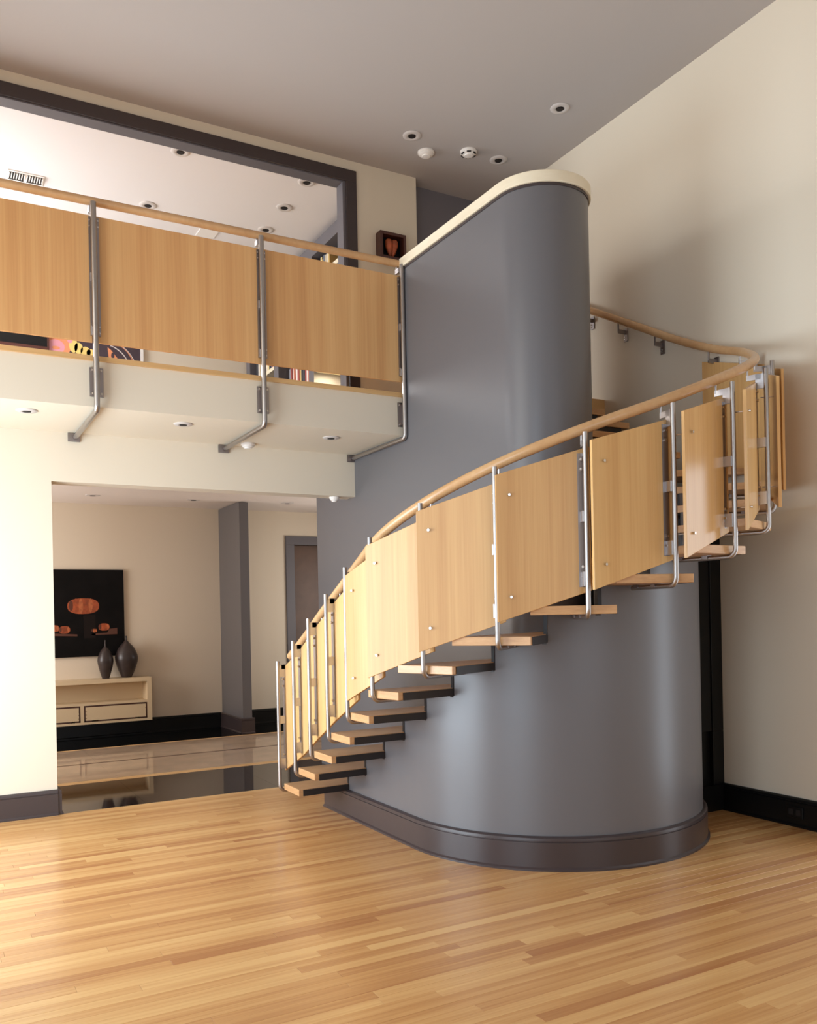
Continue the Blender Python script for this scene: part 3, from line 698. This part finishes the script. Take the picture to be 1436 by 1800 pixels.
def books(y0, y1, z, hmax, where, group):
    y = y0; spec = []
    while y < y1:
        w = random.uniform(0.028, 0.058); spec.append((y, w, hmax * random.uniform(0.78, 1.0), random.uniform(0.16, 0.21), random.uniform(0, 0.02), random.randrange(len(BM))))
        y += w + random.uniform(0.001, 0.004)
    for i, (y, w, h, d, dx, mi) in enumerate(reversed(spec)):
        x0 = BXF + 0.035 + dx
        root = thing('book', '%s book standing %s from left %s' % (BNAME[mi], ORD[i], where), 'book', (x0 + d / 2, y + w / 2, z), group)
        mb = MB().box(x0, x0 + d, y, y + 0.003, z, z + h).box(x0, x0 + d, y + w - 0.003, y + w, z, z + h).box(x0, x0 + 0.003, y + 0.003, y + w - 0.003, z, z + h)
        obj('cover', mb, BM[mi], root)
        obj('pages', MB().box(x0 + 0.003, x0 + d - 0.004, y + 0.003, y + w - 0.003, z + 0.003, z + h - 0.004), 'whiteplastic', root)
books(8.46, 8.80, 5.33, 0.2, 'on the top bookcase shelf', 'books on the top shelf')
books(9.02, 9.72, 4.24, 0.34, 'in the middle bookcase bay', 'books in the middle bay')
books(10.15, 10.85, 4.70, 0.34, 'in the far bookcase bay', 'books in the far bay')

ap = thing('abstract_painting', 'colourful abstract painting with pink, yellow and plum shapes behind the balcony', 'painting', (1.86, YUB, 4.5))
yc = YUB - 0.031
obj('canvas', MB().box(1.335, 2.395, YUB - 0.03, YUB - 0.001, 4.45, 5.45), 'plum', ap)
obj('frame_edge', MB().box(2.397, 2.432, YUB - 0.045, YUB - 0.001, 4.44, 5.46), 'whiteplastic', ap)
def patch(pts, m, dy): obj('painted_shape', flat_poly(pts, dy), m, ap)
patch(ell(1.42, 4.93, 0.16, 0.16), 'salmon', 0.001); patch(ell(1.40, 4.89, 0.10, 0.085), 'pink', 0.002)
patch(ell(1.40, 4.875, 0.045, 0.02), 'salmon', 0.003)
for cx, cz, rx, rz in ((1.60, 4.93, 0.05, 0.09), (1.66, 4.90, 0.05, 0.07), (1.74, 4.87, 0.06, 0.06), (1.80, 4.86, 0.05, 0.05)): patch(ell(cx, cz, rx, rz), 'yellow', 0.0015)
patch(ell(1.56, 4.98, 0.03, 0.03), 'pink', 0.0024)
patch([(2.00, 4.96), (2.04, 4.93), (2.16, 4.78), (2.08, 4.78), (2.01, 4.84)], 'salmon', 0.0015); patch(ell(2.06, 4.86, 0.02, 0.04), 'plum', 0.0022)
def arc_line(cx, cz, r, a0, a1, w, m, dy):
    o_ = [(cx + (r + w) * math.cos(R(a0 + (a1 - a0) * i / 14)), cz + (r + w) * math.sin(R(a0 + (a1 - a0) * i / 14))) for i in range(15)]
    i_ = [(cx + r * math.cos(R(a0 + (a1 - a0) * i / 14)), cz + r * math.sin(R(a0 + (a1 - a0) * i / 14))) for i in range(15)]
    patch((o_ + i_[::-1])[::-1], m, dy)
arc_line(1.95, 4.68, 0.31, 15, 75, 0.012, 'paleline', 0.002); arc_line(1.98, 4.70, 0.34, 10, 60, 0.008, 'salmon', 0.002); arc_line(1.95, 4.66, 0.40, 20, 60, 0.008, 'paleline', 0.002)
ob = thing('dark_cabinet', 'black wall cabinet with a dark red rim left of the abstract painting', 'cabinet', (0.8, YUB, 4.5))
obj('body', MB().box(0.1, 1.30, YUB - 0.06, YUB - 0.001, 4.86, 5.5), 'black', ob)
obj('rim', MB().box(0.1, 1.30, YUB - 0.07, YUB - 0.001, 4.82, 4.86).box(1.30, 1.32, YUB - 0.07, YUB - 0.001, 4.82, 5.5), 'redwood', ob)

# shadow box on the upper wall
sb = thing('shadow_box', 'small dark red shadow box with an orange heart shaped pepper pair', 'wall art', (4.05, YU, 5.05))
X0, X1, Z0, Z1, YF = 3.90, 4.19, 5.055, 5.32, YU - 0.10
obj('frame', MB().box(X0, X0 + 0.03, YF, YU - 0.001, Z0, Z1).box(X1 - 0.03, X1, YF, YU - 0.001, Z0, Z1).box(X0 + 0.03, X1 - 0.03, YF, YU - 0.001, Z1 - 0.03, Z1).box(X0 + 0.03, X1 - 0.03, YF, YU - 0.001, Z0, Z0 + 0.03), 'redwood', sb, bevel=0.003)
obj('backing', MB().box(X0 + 0.03, X1 - 0.03, YU - 0.02, YU - 0.001, Z0 + 0.03, Z1 - 0.03), 'canvas', sb)
for sx in (-1, 1):
    prof = smooth_prof([(0.004, -0.085), (0.02, -0.06), (0.032, 0.0), (0.036, 0.05), (0.026, 0.075), (0.006, 0.082)], 4)
    mb = MB()
    cx = 4.045
    for i in range(1):
        path = [(cx + sx * (0.012 + 0.020 * min(1, (z + 0.085) / 0.1)), YU - 0.055, 5.185 + z) for r, z in prof]
        mb.tube(path, [r for r, z in prof], 16)
    obj('pepper', mb, 'pumpkin', sb, smooth=True)

# ------------------------------------------------------------------ ceiling fixtures
def downlight(x, y, z, label, group, r=0.065):
    t = thing('recessed_downlight', label, 'downlight', (x, y, z), group)
    obj('trim_ring', MB().lathe([(r * 0.42, 0.0005), (r * 0.42, -0.006), (r * 0.5, -0.011), (r * 0.9, -0.009), (r, -0.004), (r, 0.0)], (x, y, z - 0.0005), 28), 'ring', t, smooth=True)
    obj('aperture', MB().lathe([(r * 0.38, 0.0), (r * 0.38, -0.0125), (r * 0.30, -0.0135)], (x, y, z - 0.0005), 20), 'hole', t)
for x, y, lb in ((4.896, 5.876, 'recessed ceiling downlight nearest the right wall, foremost of three'), (3.955, 6.841, 'recessed ceiling downlight left of the two smoke detectors'), (4.915, 6.832, 'recessed ceiling downlight right of the two smoke detectors')):
    downlight(x, y, ZC, lb, 'downlights in the tall ceiling', 0.085)
for x, y, lb in ((0.655, 6.858, 'recessed downlight in the balcony soffit at the left edge'), (1.80, 6.85, 'recessed downlight in the balcony soffit between left and middle braces'), (3.095, 6.868, 'recessed downlight in the balcony soffit nearest the grey wall')):
    downlight(x, y, ZS, lb, 'downlights in the balcony soffit', 0.075)
for x, y, lb in ((1.812, 11.262, 'hall ceiling downlight nearest the pier'), (3.072, 11.254, 'hall ceiling downlight in front of the grey wing wall'), (4.348, 11.161, 'hall ceiling downlight beyond the grey wing wall')):
    downlight(x, y, ZS - (0.012 if y < YUB else 0), lb, 'downlights in the hall ceiling', 0.09)
for x, y, lb in ((2.045, 7.685, 'upper room downlight just under the dark casing, left'), (3.26, 7.685, 'upper room downlight just under the dark casing, right'), (3.255, 8.27, 'upper room downlight in the open near the bookcase'), (3.26, 8.84, 'upper room downlight half hidden by the rail near the middle post'), (2.01, 8.84, 'upper room downlight half hidden by the rail near the left post')):
    downlight(x, y, ZU, lb, 'downlights in the upper room', 0.085)
def detector(x, y, z, label, slots, r=0.075):
    t = thing('smoke_detector', label, 'smoke detector', (x, y, z))
    obj('base', MB().lathe([(r, 0.0), (r, -0.014), (r * 0.92, -0.02)], (x, y, z - 0.0005), 28), 'whiteplastic', t, smooth=True)
    obj('dome', MB().lathe([(r * 0.86, -0.015), (r * 0.84, -0.027), (r * 0.70, -0.036), (r * 0.55, -0.039), (r * 0.5, -0.047), (r * 0.3, -0.05)], (x, y, z), 28), 'whiteplastic', t, smooth=True)
    if slots:
        for a in range(0, 360, 60):
            c = (x + r * 0.80 * math.cos(R(a)), y + r * 0.80 * math.sin(R(a)))
            obj('slot', MB().obox(c, (math.cos(R(a)), math.sin(R(a))), (-math.sin(R(a)), math.cos(R(a))), 0.006, 0.02, z - 0.035, z - 0.027), 'hole', t)
detector(4.215, 7.03, ZC, 'white smoke detector on the tall ceiling, left of the pair', False, 0.08)
detector(4.57, 6.835, ZC, 'white slotted smoke detector on the tall ceiling, right of the pair', True, 0.08)
detector(2.52, 7.40, ZS, 'white smoke detector under the balcony beside the middle brace', False, 0.065)
detector(3.455, 7.62, 2.726, 'small white detector under the header beside the grey wall', False, 0.05)
def vent(x, y, lx, ly, label, bars):
    t = thing('ceiling_vent', label, 'vent', (x, y, ZU))
    obj('frame', MB().box(x - lx, x + lx, y - ly, y + ly, ZU - 0.008, ZU - 0.0005), 'whiteplastic', t, bevel=0.002)
    if bars:
        for sx in (-0.5, 0.5): obj('dark_slot', MB().box(x + sx * lx - lx * 0.42, x + sx * lx + lx * 0.42, y - ly * 0.75, y + ly * 0.75, ZU - 0.010, ZU - 0.007), 'hole', t)
        for i in range(14):
            xx = x - lx * 0.9 + i * lx * 1.8 / 13
            obj('louvre', MB().box(xx - 0.004, xx + 0.004, y - ly * 0.75, y + ly * 0.3, ZU - 0.020, ZU - 0.009), 'whiteplastic', t)
vent(0.87, 8.80, 0.16, 0.10, 'louvred white ceiling vent above the left balcony panel', True)
vent(2.72, 9.2, 0.10, 0.10, 'plain white ceiling plate above the middle balcony panel', False)

# warm lamp in the bookcase niche
ld = bpy.data.lights.new('niche_lamp', 'AREA'); ld.shape = 'RECTANGLE'; ld.size = 0.2; ld.size_y = 0.7; ld.energy = 22; ld.color = (1.0, 0.86, 0.55)
lo = bpy.data.objects.new('niche_lamp', ld); col.objects.link(lo); lo.location = (3.98, 8.35, 4.27)
